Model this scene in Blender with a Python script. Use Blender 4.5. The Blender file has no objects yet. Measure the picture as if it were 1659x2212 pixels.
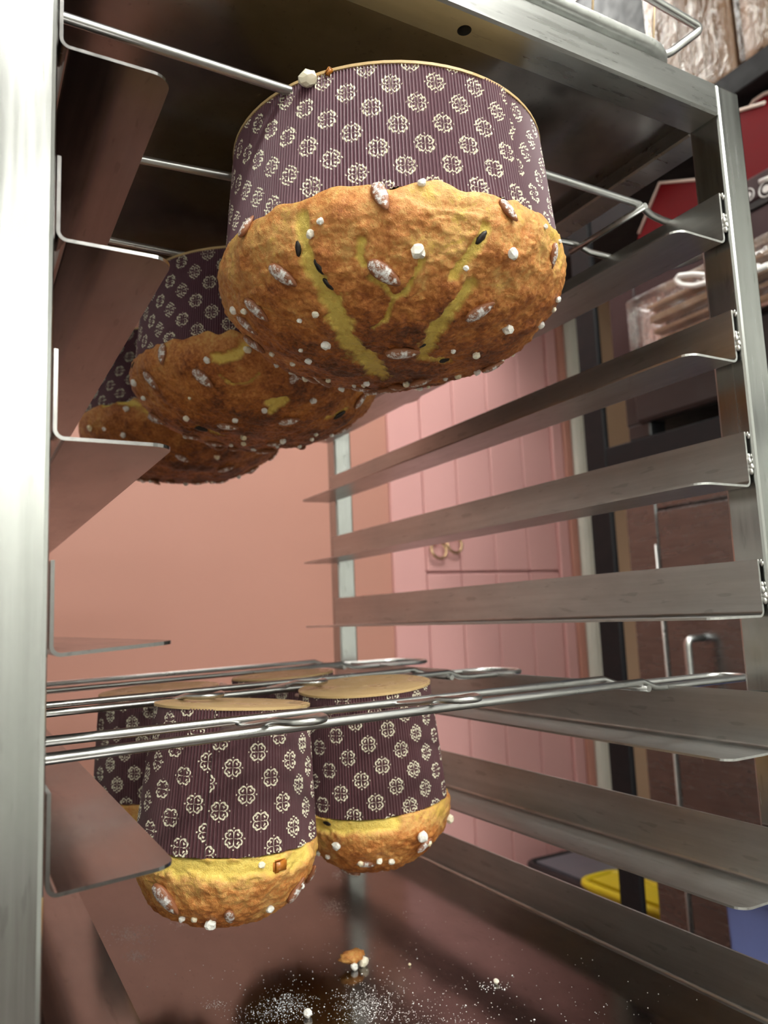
import bpy, bmesh, math, random
import numpy as np
from mathutils import Vector, Matrix, noise
from mathutils.bvhtree import BVHTree

S = bpy.context.scene
COL = S.collection
PI = math.pi

# ------------------------------------------------------------------ camera
CAM = Vector((-0.031497, -0.319119, 0.010602))
RX = Vector((0.875301, -0.481850, -0.040858))     # camera right
FW = Vector((0.482716, 0.865570, 0.133318))       # camera forward
UP = Vector((-0.028874, -0.136417, 0.990231))     # camera up
FPX = 1669.86
cd = bpy.data.cameras.new('camera')
cam = bpy.data.objects.new('camera', cd); COL.objects.link(cam)
cam.matrix_world = Matrix(((RX.x, UP.x, -FW.x, CAM.x), (RX.y, UP.y, -FW.y, CAM.y), (RX.z, UP.z, -FW.z, CAM.z), (0, 0, 0, 1)))
cd.sensor_fit = 'VERTICAL'; cd.sensor_height = 36.0
cd.lens = FPX / 2212 * 36.0
cd.clip_start = 0.01
cd.dof.use_dof = True; cd.dof.focus_distance = 0.42; cd.dof.aperture_fstop = 11.0
S.camera = cam

# ------------------------------------------------------------------ world, light, exposure
w = bpy.data.worlds.new('world'); S.world = w; w.use_nodes = True
w.node_tree.nodes['Background'].inputs[0].default_value = (0.9, 0.95, 1.0, 1)
w.node_tree.nodes['Background'].inputs[1].default_value = 0.05
S.view_settings.view_transform = 'Standard'
S.view_settings.look = 'None'
S.view_settings.gamma = 1.0
S.view_settings.use_curve_mapping = False
S.view_settings.exposure = 0.75
CEIL = 1.60
FLOOR = -1.25
# kitchen ceiling lamps, plus an added one brightening the back wall: x, y, size x, size y, strength
LAMPS = [(0.18, -1.15, 1.25, 0.30, 20.0), (1.05, -2.4, 1.25, 0.30, 29.0), (0.16, -4.2, 1.25, 0.30, 23.0),
         (0.85, 1.02, 0.95, 0.25, 13.0), (0.75, -0.55, 0.30, 0.90, 13.0)]

def px(u, v):
    return (FW + RX * ((u - 829.5) / FPX) + UP * (-(v - 1106) / FPX))
def on_z(u, v, z):
    d = px(u, v); return CAM + d * ((z - CAM.z) / d.z)
def on_x(u, v, x):
    d = px(u, v); return CAM + d * ((x - CAM.x) / d.x)
def on_y(u, v, y):
    d = px(u, v); return CAM + d * ((y - CAM.y) / d.y)

# ------------------------------------------------------------------ materials
MATS = {}
class NT:
    def __init__(s, name):
        s.m = bpy.data.materials.new(name); s.m.use_nodes = True
        s.t = s.m.node_tree; s.b = s.t.nodes['Principled BSDF']; MATS[name] = s.m
    def n(s, typ, **kw):
        x = s.t.nodes.new(typ)
        for k, v in kw.items(): setattr(x, k, v)
        return x
    def put(s, sock, val):
        if hasattr(val, 'is_output') or isinstance(val, bpy.types.NodeSocket): s.t.links.new(val, sock)
        else:
            if isinstance(val, (tuple, list)) and len(val) == 3 and sock.type == 'RGBA': val = (*val, 1)
            sock.default_value = val
    def math(s, op, a, b=0.0, c=0.0, clamp=False):
        x = s.n('ShaderNodeMath', operation=op, use_clamp=clamp)
        for i, v in enumerate((a, b, c)): s.put(x.inputs[i], v)
        return x.outputs[0]
    def noise(s, vec, scale, detail=3, rough=.55, out=0):
        x = s.n('ShaderNodeTexNoise'); x.inputs['Scale'].default_value = scale
        x.inputs['Detail'].default_value = detail; x.inputs['Roughness'].default_value = rough
        if vec is not None: s.t.links.new(vec, x.inputs['Vector'])
        return x.outputs[out]
    def ramp(s, fac, stops):
        x = s.n('ShaderNodeValToRGB'); e = x.color_ramp.elements
        while len(e) < len(stops): e.new(0.5)
        for i, (p, c) in enumerate(stops):
            e[i].position = p; e[i].color = (*c, 1) if len(c) == 3 else c
        s.put(x.inputs[0], fac); return x.outputs[0]
    def mix(s, fac, a, b):
        x = s.n('ShaderNodeMix', data_type='RGBA')
        s.put(x.inputs[0], fac); s.put(x.inputs[6], a); s.put(x.inputs[7], b); return x.outputs[2]
    def rng(s, v, a, b, c, d):
        x = s.n('ShaderNodeMapRange'); s.put(x.inputs[0], v)
        for i, k in enumerate((a, b, c, d)): x.inputs[i + 1].default_value = k
        return x.outputs[0]
    def obj(s): return s.n('ShaderNodeTexCoord').outputs['Object']
    def scaled(s, vec, sc):
        x = s.n('ShaderNodeMapping'); x.inputs['Scale'].default_value = sc; s.t.links.new(vec, x.inputs[0]); return x.outputs[0]
    def bump(s, h, strength=.3, dist=.001, normal=None):
        x = s.n('ShaderNodeBump'); x.inputs['Strength'].default_value = strength; x.inputs['Distance'].default_value = dist
        s.put(x.inputs['Height'], h)
        if normal is not None: s.t.links.new(normal, x.inputs['Normal'])
        return x.outputs[0]
    def set(s, **kw):
        for k, v in kw.items(): s.put(s.b.inputs[k.replace('_', ' ')], v)
        return s.m

def plain(name, col, rough=.5, metal=0.0, var=.12, scale=30, **kw):
    t = NT(name); o = t.obj(); f = t.noise(o, scale, 4)
    a = tuple(c * (1 - var) for c in col); b = tuple(min(1, c * (1 + var)) for c in col)
    t.set(Base_Color=t.mix(f, a, b), Roughness=t.rng(f, .3, .7, rough * .85, min(1, rough * 1.15)), Metallic=metal, **kw)
    return t.m

def steel(name, col, r0, r1, stretch, spots=True, bumpd=.00006):
    t = NT(name); o = t.obj()
    st = t.scaled(o, stretch)
    f = t.noise(st, 160, 5, .65); g = t.noise(t.scaled(o, tuple(.35 + .65 * k for k in stretch)), 34, 5, .65); h = t.noise(o, 150, 3, .6)
    r = t.math('ADD', t.rng(f, .3, .7, r0, r1), t.rng(g, .4, .75, 0, .07))
    c = t.mix(t.rng(g, .35, .75, 0, 1), col, tuple(x * .82 for x in col))
    c = t.mix(t.rng(f, .35, .62, .30, 0), c, tuple(x * .55 for x in col))
    sc_ = t.rng(t.noise(t.scaled(o, tuple(.25 if k > .5 else k * 1.5 for k in stretch)), 900, 2, .5), .66, .70, 0, .35); c = t.mix(sc_, c, tuple(x * .45 for x in col))
    if spots:
        st_ = t.rng(h, .72, .84, 0, .22); c = t.mix(st_, c, (.30, .24, .19))
        r = t.math('ADD', r, t.math('MULTIPLY', st_, .2))
    t.set(Base_Color=c, Metallic=1.0, Roughness=r, Normal=t.bump(f, .10, bumpd))
    return t.m
steel('steel_post', (.56, .57, .555), .17, .25, (1, 1, .03))
steel('steel_beam', (.47, .475, .46), .24, .33, (.05, .4, 1))
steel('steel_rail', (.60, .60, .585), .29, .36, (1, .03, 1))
steel('steel_rail_shaded', (.30, .29, .285), .13, .19, (1, .03, 1))  # left rails: shadowed wall reflection put into a darker base colour
steel('steel_sheet', (.42, .40, .385), .16, .22, (.2, .2, 1), bumpd=.00002)
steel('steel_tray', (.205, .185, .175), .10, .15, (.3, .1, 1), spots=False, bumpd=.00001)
steel('steel_wire', (.62, .62, .61), .26, .32, (.05, 1, 1), spots=False, bumpd=.00001)
steel('steel_fridge', (.225, .235, .24), .20, .27, (.1, .1, 1), bumpd=.00003)
steel('galvanised', (.62, .63, .61), .36, .5, (1, 1, 1))
plain('weld_metal', (.55, .54, .52), .33, 1.0, .2, 400)
plain('dark_inside', (.012, .012, .014), .7)

def mould_mat(name, phi, ca, cb_):
    t = NT(name)
    uv = t.n('ShaderNodeTexCoord').outputs['UV']
    sep = t.n('ShaderNodeSeparateXYZ'); t.t.links.new(uv, sep.inputs[0])
    a = t.math('SUBTRACT', t.math('FRACT', sep.outputs[0]), .5)
    b = t.math('SUBTRACT', t.math('FRACT', sep.outputs[1]), .5)
    r = t.math('SQRT', t.math('ADD', t.math('MULTIPLY', a, a), t.math('MULTIPLY', b, b)))
    th = t.math('ADD', t.math('ARCTAN2', b, a), phi + PI / 4)
    m = t.math('ABSOLUTE', t.math('COSINE', t.math('MULTIPLY', th, 2.0)))       # petals where m = 1
    mp = t.math('POWER', m, .55)
    Rp = t.math('ADD', t.math('MULTIPLY', mp, .185), .135)
    notch = t.math('MULTIPLY', t.math('POWER', m, 14.0), .05)
    Rp = t.math('SUBTRACT', Rp, notch)
    band = t.math('LESS_THAN', t.math('ABSOLUTE', t.math('SUBTRACT', r, Rp)), .030)
    rays = t.math('MULTIPLY', t.math('LESS_THAN', m, .20), t.math('LESS_THAN', t.math('ABSOLUTE', t.math('SUBTRACT', r, .10)), .095))
    dots = t.math('MULTIPLY', t.math('GREATER_THAN', m, .86), t.math('LESS_THAN', t.math('ABSOLUTE', t.math('SUBTRACT', r, .185)), .026))
    out = t.math('MULTIPLY', t.math('LESS_THAN', m, .15), t.math('LESS_THAN', t.math('ABSOLUTE', t.math('SUBTRACT', r, .335)), .022))
    k = t.math('MAXIMUM', t.math('MAXIMUM', band, rays), t.math('MAXIMUM', dots, out))
    o = t.obj(); w_ = t.noise(o, 900, 2); g = t.noise(o, 40, 4)
    k = t.math('MULTIPLY', k, t.rng(w_, .33, .42, 0.15, 1))
    base = t.mix(g, ca, cb_)
    t.set(Base_Color=t.mix(k, base, (.74, .70, .54)), Roughness=t.math('SUBTRACT', .46, t.math('MULTIPLY', k, .1)),
          Normal=t.bump(w_, .12, .0002))
    t.b.inputs['Sheen Weight'].default_value = .1
    return t.m
PHI_U, PHI_L = math.radians(51), math.radians(30)
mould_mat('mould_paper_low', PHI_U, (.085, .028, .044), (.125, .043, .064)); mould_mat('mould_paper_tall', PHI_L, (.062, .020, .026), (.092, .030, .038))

t = NT('dough'); o = t.obj()
bk = t.n('ShaderNodeAttribute', attribute_name='bake').outputs['Fac']
ck = t.n('ShaderNodeAttribute', attribute_name='crack').outputs['Fac']
n1 = t.noise(o, 70, 6, .7); n2 = t.noise(o, 420, 4, .7); n3 = t.noise(o, 1500, 3, .7)
f = t.math('ADD', bk, t.math('ADD', t.rng(n1, .25, .75, -.24, .24), t.rng(n2, .25, .75, -.24, .24)), clamp=True)
crust = t.ramp(f, [(0, (.80, .50, .10)), (.20, (.76, .41, .125)), (.42, (.67, .26, .06)), (.64, (.47, .14, .022)), (.84, (.27, .067, .010)), (1, (.12, .03, .007))])
crumb = t.mix(n2, (.84, .55, .06), (.93, .74, .22))
spk = t.rng(n3, .62, .70, 0, .35)
crust = t.mix(spk, crust, (.80, .48, .16))
ck = t.rng(t.math('ADD', ck, t.math('ADD', t.rng(n2, .25, .75, -.35, .35), t.rng(n1, .25, .75, -.3, .3))), 0.12, .95, 0, 1)
ck = t.math('MULTIPLY', ck, t.rng(t.n('ShaderNodeAttribute', attribute_name='crack').outputs['Fac'], .02, .12, 0, 1))
t.set(Base_Color=t.mix(ck, crust, crumb), Roughness=t.rng(n2, .3, .7, .36, .6),
      Normal=t.bump(t.math('ADD', n2, t.math('MULTIPLY', n3, .5)), .75, .0016))
t.b.inputs['Subsurface Weight'].default_value = .06
t.b.inputs['Subsurface Radius'].default_value = (.006, .003, .001)
t.b.inputs['Coat Weight'].default_value = .18; t.b.inputs['Coat Roughness'].default_value = .35

t = NT('almond'); o = t.obj(); sp = t.n('ShaderNodeSeparateXYZ'); t.t.links.new(o, sp.inputs[0])
nz = t.noise(o, 320, 4, .7); g = t.noise(t.scaled(o, (.15, 1, 1)), 700, 3)
dust = t.rng(t.math('ADD', t.math('MULTIPLY', sp.outputs[2], 260.0), t.math('MULTIPLY', nz, 2.2)), 1.50, 1.82, 0, 1)
t.set(Base_Color=t.mix(dust, t.mix(g, (.20, .062, .026), (.38, .15, .066)), (.86, .84, .82)), Roughness=t.rng(dust, 0, 1, .38, .8), Normal=t.bump(g, .5, .0004))
t = NT('pearl_sugar'); o = t.obj(); g = t.noise(o, 500, 3)
oi = t.n('ShaderNodeObjectInfo').outputs['Random']
t.set(Base_Color=t.mix(t.rng(oi, .55, 1, 0, .8), t.mix(g, (.88, .85, .78), (.93, .92, .90)), (.86, .72, .42)), Roughness=.45, Normal=t.bump(g, .5, .0008))
t.b.inputs['Subsurface Weight'].default_value = .25; t.b.inputs['Subsurface Radius'].default_value = (.003, .0025, .002)
plain('candied_peel', (.50, .17, .025), .2, 0, .3, 300)
plain('raisin', (.018, .012, .010), .35, 0, .4, 500)
t = NT('kraft_disc'); o = t.obj(); g = t.noise(o, 90, 5); h = t.noise(o, 35, 4, .6)
gr = t.rng(h, .56, .64, 0, 1)
t.set(Base_Color=t.mix(g, (.50, .33, .14), (.62, .44, .22)), Roughness=t.rng(h, .5, .62, .55, .22), Normal=t.bump(h, .2, .001))
plain('icing_sugar', (.88, .88, .87), .8, 0, .04, 300)

t = NT('pink_paint'); o = t.obj(); g = t.noise(o, 1.6, 4, .6); h = t.noise(o, 45, 3)
t.set(Base_Color=t.mix(g, (.52, .242, .187), (.58, .285, .222)), Roughness=.5, Normal=t.bump(h, .1, .001))
t = NT('pink_door_paint'); o = t.obj(); g = t.noise(o, 2.0, 4, .6); h = t.noise(t.scaled(o, (1, 1, .08)), 60, 3)
t.set(Base_Color=t.mix(g, (.74, .385, .37), (.80, .43, .415)), Roughness=.42, Normal=t.bump(h, .15, .001))
plain('pink_trim_paint', (.58, .26, .20), .45, 0, .08, 8)
plain('white_frame_paint', (.74, .70, .62), .45, 0, .08, 10)
plain('beige_wall', (.56, .36, .235), .6, 0, .06, 6)
plain('taupe_wall', (.05, .043, .04), .6, 0, .08, 4)
plain('white_wall', (.66, .67, .64), .7, 0, .05, 3)
plain('ceiling_paint', (.70, .69, .66), .8, 0, .05, 3)
plain('floor_vinyl', (.055, .038, .033), .5, 0, .2, 9)
plain('black_metal', (.009, .009, .011), .62, 0, .2, 40, Specular_IOR_Level=.25)
plain('black_plastic', (.016, .016, .018), .35, 0, .2, 60)
plain('maroon_enamel', (.050, .030, .033), .4, 0, .15, 20, Specular_IOR_Level=.25)
plain('panel_grey', (.16, .12, .115), .3, .6, .1, 20)
plain('red_enamel', (.13, .003, .006), .55, 0, .15, 12, Specular_IOR_Level=.12)
plain('pale_edge', (.68, .56, .50), .5, 0, .1, 60)
plain('white_print', (.62, .60, .60), .5, 0, .03, 60)
plain('white_cable', (.78, .77, .76), .4, 0, .04, 60)
plain('blue_plastic', (.16, .21, .50), .4, 0, .12, 20)
plain('grey_plastic', (.13, .135, .165), .4, 0, .15, 14)
plain('yellow_plastic', (.62, .48, .012), .45, 0, .15, 14)
plain('green_plastic', (.13, .17, .012), .5, 0, .15, 14)
plain('wood_stick', (.70, .52, .32), .6, 0, .15, 200)
plain('brass', (.55, .38, .22), .3, 1.0, .1, 100)
t = NT('kraft_paper'); o = t.obj(); oi = t.n('ShaderNodeObjectInfo').outputs['Random']; g = t.noise(o, 60, 4)
c = t.ramp(oi, [(0, (.46, .29, .18)), (.5, (.62, .41, .27)), (1, (.74, .54, .38))])
t.set(Base_Color=t.mix(t.rng(g, .3, .7, 0, .5), c, (.36, .21, .12)), Roughness=.65)
t = NT('clear_film'); o = t.obj(); g = t.noise(o, 28, 5, .65)
tr = t.n('ShaderNodeBsdfTransparent'); gl = t.n('ShaderNodeBsdfGlossy'); gl.inputs['Roughness'].default_value = .08
bn = t.bump(g, .9, .012); t.t.links.new(bn, gl.inputs['Normal'])
fr = t.n('ShaderNodeFresnel'); fr.inputs[0].default_value = 1.45; t.t.links.new(bn, fr.inputs['Normal'])
mx = t.n('ShaderNodeMixShader'); t.t.links.new(t.math('ADD', t.math('MULTIPLY', fr.outputs[0], .9), .03), mx.inputs[0]); t.t.links.new(tr.outputs[0], mx.inputs[1]); t.t.links.new(gl.outputs[0], mx.inputs[2])
t.t.links.new(mx.outputs[0], t.t.nodes['Material Output'].inputs[0])
def lamp_mat(st):
    nm = 'lamp_diffuser_%g' % st
    if nm not in MATS:
        t = NT(nm); t.set(Base_Color=(.9, .9, .9), Emission_Color=(1.0, 1.0, .935), Emission_Strength=st)
    return nm

# ------------------------------------------------------------------ mesh helpers
def obj(name, me, mat, parent=None, loc=None):
    o = bpy.data.objects.new(name, me); COL.objects.link(o)
    if mat and not me.materials: me.materials.append(MATS[mat])
    if parent is not None:
        o.parent = parent
    if loc is not None: o.location = loc
    return o
def mesh(name, v, f, smooth=False):
    me = bpy.data.meshes.new(name); me.from_pydata([tuple(p) for p in v], [], f); me.validate(); me.update()
    if smooth: me.polygons.foreach_set('use_smooth', [True] * len(me.polygons))
    return me
def bm_mesh(name, bm, smooth=False):
    me = bpy.data.meshes.new(name); bmesh.ops.recalc_face_normals(bm, faces=bm.faces); bm.to_mesh(me); bm.free()
    if smooth: me.polygons.foreach_set('use_smooth', [True] * len(me.polygons))
    return me
def box_bm(bm, x0, x1, y0, y1, z0, z1):
    vs = [bm.verts.new(p) for p in ((x0, y0, z0), (x1, y0, z0), (x1, y1, z0), (x0, y1, z0), (x0, y0, z1), (x1, y0, z1), (x1, y1, z1), (x0, y1, z1))]
    for f in ((0, 3, 2, 1), (4, 5, 6, 7), (0, 1, 5, 4), (1, 2, 6, 5), (2, 3, 7, 6), (3, 0, 4, 7)): bm.faces.new([vs[i] for i in f])
def box(name, x0, x1, y0, y1, z0, z1, bev=0.0, seg=2):
    bm = bmesh.new(); box_bm(bm, x0, x1, y0, y1, z0, z1)
    if bev: bmesh.ops.bevel(bm, geom=bm.edges[:], offset=bev, segments=seg, affect='EDGES', profile=.5)
    return bm_mesh(name, bm, False)
def prism(name, poly, axis, d0, d1, bev=0.0):
    """extrude a 2D polygon along axis; poly gives the two other coords in order"""
    bm = bmesh.new()
    def p3(p, d): return {'x': (d, p[0], p[1]), 'y': (p[0], d, p[1]), 'z': (p[0], p[1], d)}[axis]
    a = [bm.verts.new(p3(p, d0)) for p in poly]; b = [bm.verts.new(p3(p, d1)) for p in poly]
    bm.faces.new(a); bm.faces.new(b[::-1]); n = len(poly)
    for i in range(n): bm.faces.new((a[i], a[(i + 1) % n], b[(i + 1) % n], b[i]))
    if bev: bmesh.ops.bevel(bm, geom=bm.edges[:], offset=bev, segments=1, affect='EDGES')
    return bm_mesh(name, bm)
def tube(name, pts, r, seg=10, closed=False):
    pts = [Vector(p) for p in pts]; n = len(pts); v = []; f = []
    prev = None
    for i, p in enumerate(pts):
        if closed: tg = (pts[(i + 1) % n] - pts[i - 1]).normalized()
        else: tg = (pts[min(i + 1, n - 1)] - pts[max(i - 1, 0)]).normalized()
        if prev is None:
            a = tg.orthogonal().normalized()
        else:
            a = (prev - tg * prev.dot(tg)).normalized()
        prev = a; b = tg.cross(a)
        for k in range(seg):
            t_ = 2 * PI * k / seg; v.append(p + (a * math.cos(t_) + b * math.sin(t_)) * r)
    m = n if closed else n - 1
    for i in range(m):
        for k in range(seg):
            j = (i + 1) % n; f.append((i * seg + k, i * seg + (k + 1) % seg, j * seg + (k + 1) % seg, j * seg + k))
    if not closed:
        f.append(tuple(range(seg))[::-1]); f.append(tuple((n - 1) * seg + k for k in range(seg)))
    me = mesh(name, v, f); me.polygons.foreach_set('use_smooth', [len(p.vertices) == 4 for p in me.polygons])
    return me
def fillet(pts, r, n=6):
    """round the corners of a polyline"""
    pts = [Vector(p) for p in pts]; out = [pts[0]]
    for i in range(1, len(pts) - 1):
        a, b, c = pts[i - 1], pts[i], pts[i + 1]
        d = min(r, (a - b).length * .49, (c - b).length * .49)
        p, q = b + (a - b).normalized() * d, b + (c - b).normalized() * d
        for k in range(n + 1):
            s = k / n; out.append(p * (1 - s) ** 2 + b * 2 * s * (1 - s) + q * s * s)
    return out + [pts[-1]]
def empty(name, loc, rot=None):
    o = bpy.data.objects.new(name, None); COL.objects.link(o); o.location = loc; o.empty_display_size = .03
    if rot is not None: o.rotation_euler = rot
    return o
def tag(o, label, cat, group=None, kind=None):
    o['label'] = label; o['category'] = cat
    if group: o['group'] = group
    if kind: o['kind'] = kind
    return o
def struct(name, me, mat, label, cat):
    o = obj(name, me, mat); o['kind'] = 'structure'; o['label'] = label; o['category'] = cat; return o
def part(name, me, mat, root):
    """part built in world coordinates under a root Empty"""
    o = obj(name, me, mat, root); o.location = -root.location if root.type == 'EMPTY' else (0, 0, 0); return o

# ------------------------------------------------------------------ the room
YW = 1.5
XL, XR, YF = -0.50, 2.2, -4.6
struct('floor', box('floor', XL, XR, YF, YW, FLOOR - .05, FLOOR), 'floor_vinyl', 'dark brown kitchen floor under the rack', 'floor')
struct('ceiling', box('ceiling', XL, XR, YF, YW, CEIL, CEIL + .05), 'ceiling_paint', 'pale kitchen ceiling with lamp panels', 'ceiling')
struct('wall_back', box('wall_back', XL, 1.0, YW, YW + .1, FLOOR, CEIL), 'pink_paint', 'salmon pink painted wall behind the rack', 'wall')
struct('wall_back', box('wall_back', 1.70, XR, YW, YW + .1, FLOOR, CEIL), 'beige_wall', 'beige strip of wall right of the white door frame', 'wall')
struct('wall_left', box('wall_left', XL - .1, XL, YF, YW + .1, FLOOR, CEIL), 'white_wall', 'pale side wall on the left of the kitchen', 'wall')
struct('wall_right', box('wall_right', XR, XR + .1, YF, YW + .1, FLOOR, CEIL), 'white_wall', 'pale side wall behind the appliances', 'wall')
struct('wall_front', box('wall_front', XL, XR, YF - .1, YF, FLOOR, CEIL), 'white_wall', 'pale wall at the far end of the kitchen', 'wall')

# tongue and groove door in the back wall: each board is its own piece
door = empty('door_1', (1.29, YW, FLOOR)); door['kind'] = 'structure'
door['label'] = 'pink tongue and groove board door seen through the rack'; door['category'] = 'door'
part('door_back', box('door_back', .995, 1.64, YW + .02, YW + .06, FLOOR, CEIL), 'pink_door_paint', door)
bx = [1.000, 1.107, 1.222, 1.345, 1.468, 1.585]
zcut = on_y(1050, 1236, YW).z
for i in range(5):
    a, b = bx[i] + .0015, bx[i + 1] - .0015
    if i == 0: part('board', box('board', a, b, YW - .008, YW + .02, FLOOR, CEIL, .003, 1), 'pink_door_paint', door)
    else:
        part('board', box('board', a, b, YW - .008, YW + .02, FLOOR, zcut - .0025, .003, 1), 'pink_door_paint', door)
        part('board', box('board', a, b, YW - .008, YW + .02, zcut + .0025, CEIL, .003, 1), 'pink_door_paint', door)
part('stile', box('stile', 1.5855, 1.628, YW - .016, YW + .02, FLOOR, CEIL, .003, 1), 'pink_door_paint', door)
# two round ring pulls on the door
for (u, v) in ((948, 1188), (982, 1176)):
    c = on_y(u, v, YW - .03)
    h = part('ring_pull', tube('ring_pull', [c + Vector((.024 * math.cos(a), .006 * math.sin(a), .024 * math.sin(a))) for a in np.linspace(0, 2 * PI, 20, endpoint=False)], .0042, 8, True), 'brass', door)
    part('stud', tube('stud', [c + Vector((0, .03, .022)), c + Vector((0, .0, .026))], .006, 8), 'brass', h).location = (0, 0, 0)
struct('trim_1', box('trim_1', 1.630, 1.662, YW - .022, YW + .02, FLOOR, CEIL, .004, 1), 'pink_trim_paint', 'narrow salmon door jamb beside the white frame', 'trim')
# white door frame moulding
prof = [(1.664, YW + .0), (1.664, YW - .02), (1.674, YW - .03), (1.69, YW - .034), (1.70, YW - .026), (1.712, YW - .03), (1.728, YW - .03), (1.73, YW)]
struct('trim_2', prism('trim_2', prof, 'z', FLOOR, CEIL), 'white_frame_paint', 'cream white moulded door frame', 'trim')

# ceiling lamps (each a box with a glowing diffuser)
for i, (x, y, sx, sy, st) in enumerate(LAMPS):
    L = empty('ceiling_lamp', (x, y, CEIL))
    tag(L, ['white ceiling lamp panel just before the rack', 'white ceiling lamp panel by the right wall of the kitchen', 'white ceiling lamp panel farthest from the rack', 'added unseen lamp panel behind the rack, brightening the wall and pink door', 'narrow white ceiling lamp panel right of the rack'][i], 'lamp', 'ceiling lamp panels')
    bm = bmesh.new()
    for a in ((-sx/2-.02, sx/2+.02, -sy/2-.02, -sy/2), (-sx/2-.02, sx/2+.02, sy/2, sy/2+.02), (-sx/2-.02, -sx/2, -sy/2, sy/2), (sx/2, sx/2+.02, -sy/2, sy/2)):
        box_bm(bm, a[0], a[1], a[2], a[3], -.035, 0)
    obj('lamp_frame', bm_mesh('lamp_frame', bm), 'white_wall', L)
    obj('diffuser', box('diffuser', -sx/2, sx/2, -sy/2, sy/2, -.028, -.02), lamp_mat(st), L)

# ------------------------------------------------------------------ the rack
W, D, P, RW, RH, TH = .42, .638, .08407, .0475, .037, .0015
rack = empty('rack_trolley', (.21, .32, FLOOR))
tag(rack, 'stainless steel bakery rack trolley with welded angle rails, holding the panettoni', 'rack')
ZT = .3455
def post(x, y, sx=.025, sy=.025):
    return part('post', box('post', x, x + sx, y, y + sy, FLOOR, ZT + .0245, .0022, 2), 'steel_post', rack)
post(-.0257, -.004); post(.4235, -.004); post(-.0257, .630); post(.4235, .630)
# top frame
def beam(me): return part('top_beam', me, 'steel_beam', rack)
fb = box('top_beam', -.0035, .4235, -.0042, .0205, ZT, ZT + .0245, .0015, 1)
# a round drain hole in the underside of the front beam
cut = bpy.data.meshes.new('cut'); bm = bmesh.new()
hc = on_z(1003, 66, ZT)
bmesh.ops.create_cone(bm, cap_ends=True, segments=28, radius1=.0042, radius2=.0042, depth=.03, matrix=Matrix.Translation((hc.x, hc.y, ZT + .004))); bm.to_mesh(cut); bm.free()
fo = beam(fb); co = bpy.data.objects.new('cut', cut); COL.objects.link(co)
co.location = (0, 0, 0); bpy.context.view_layer.update()
md = fo.modifiers.new('hole', 'BOOLEAN'); md.object = co; md.operation = 'DIFFERENCE'; md.solver = 'EXACT'
dg = bpy.context.evaluated_depsgraph_get(); nm = bpy.data.meshes.new_from_object(fo.evaluated_get(dg)); fo.modifiers.clear(); fo.data = nm
bpy.data.objects.remove(co); nm.materials.clear(); nm.materials.append(MATS['steel_beam'])
beam(box('top_beam', -.0035, .4235, .6305, .6545, ZT, ZT + .0245, .0015, 1))
beam(box('top_beam', -.0285, -.004, .0205, .6305, ZT, ZT + .0245, .0015, 1))
beam(box('top_beam', .4238, .4485, .0205, .6305, ZT, ZT + .0245, .0015, 1))
part('top_sheet', box('top_sheet', -.004, .4238, .0205, .6305, ZT + .012, ZT + .0145), 'steel_sheet', rack)

def rail_mesh(side, tilt=0.0):
    """angle rail: upright flange against the posts, shelf flange inwards, bent corner, rounded shelf corners. local origin = outer bottom corner at the front"""
    # profile in (inward x, z); list of outer and inner curve
    R = .0045
    outer = [(0, RH)] + [(R - R * math.cos(a), R - R * math.sin(a)) for a in np.linspace(0, PI / 2, 11)] + [(RW, 0)]
    inner = [(TH, RH)] + [(TH + (R - TH) * (1 - math.cos(a)), TH + (R - TH) * (1 - math.sin(a))) for a in np.linspace(0, PI / 2, 11)] + [(RW, TH)]
    # insert extra points on the shelf so that its ends can be rounded
    rc = .009; cols = []
    def ext(x):
        if x <= RW - rc: return 0.0
        q = (x - (RW - rc)) / rc; return rc * (1 - math.sqrt(max(0, 1 - q * q)))
    o2 = outer[:-1] + [(x, 0) for x in (RW - rc, RW - rc * .75, RW - rc * .5, RW - rc * .3, RW - rc * .14, RW - rc * .04, RW)]
    i2 = inner[:-1] + [(x, TH) for x in (RW - rc, RW - rc * .75, RW - rc * .5, RW - rc * .3, RW - rc * .14, RW - rc * .04, RW)]
    v = []; n = len(o2)
    for prof in (o2, i2):
        for end in (0, 1):
            for (x, z) in prof:
                e = ext(x); y = e if end == 0 else D - e
                v.append((side * x, y, z + tilt * x))
    O0, O1, I0, I1 = 0, n, 2 * n, 3 * n; f = []
    for i in range(n - 1):
        f.append((O0 + i, O0 + i + 1, O1 + i + 1, O1 + i)); f.append((I0 + i + 1, I0 + i, I1 + i, I1 + i + 1))
        f.append((O0 + i + 1, O0 + i, I0 + i, I0 + i + 1)); f.append((O1 + i, O1 + i + 1, I1 + i + 1, I1 + i))
    f.append((O0, O1, I1, I0)); f.append((O1 + n - 1, O0 + n - 1, I0 + n - 1, I1 + n - 1))
    me = mesh('rail', v, f)
    bm = bmesh.new(); bm.from_mesh(me); bmesh.ops.recalc_face_normals(bm, faces=bm.faces); bm.to_mesh(me); bm.free()
    return me
rng = random.Random(3)
def weld_mesh():
    bm = bmesh.new()
    for z, r in ((.0105, .0022), (.014, .0027), (.0175, .0026), (.0205, .0022), (.034, .0016), (.0355, .0015)):
        bmesh.ops.create_icosphere(bm, subdivisions=2, radius=r, matrix=Matrix.Translation((rng.uniform(-.0007, .0007), rng.uniform(-.0008, .0014), z)) @ Matrix.Rotation(rng.uniform(-.6, .6), 4, 'X') @ Matrix.Diagonal((.55, .7, 1.15, 1)))
    return bm_mesh('weld', bm, True)
wm = weld_mesh()
rr, rl, rlt = rail_mesh(-1), rail_mesh(1), rail_mesh(1, .06)
zoffL = {1: .0012, 2: -.0012, 3: .0002, 4: .0, 5: -.0022}
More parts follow.
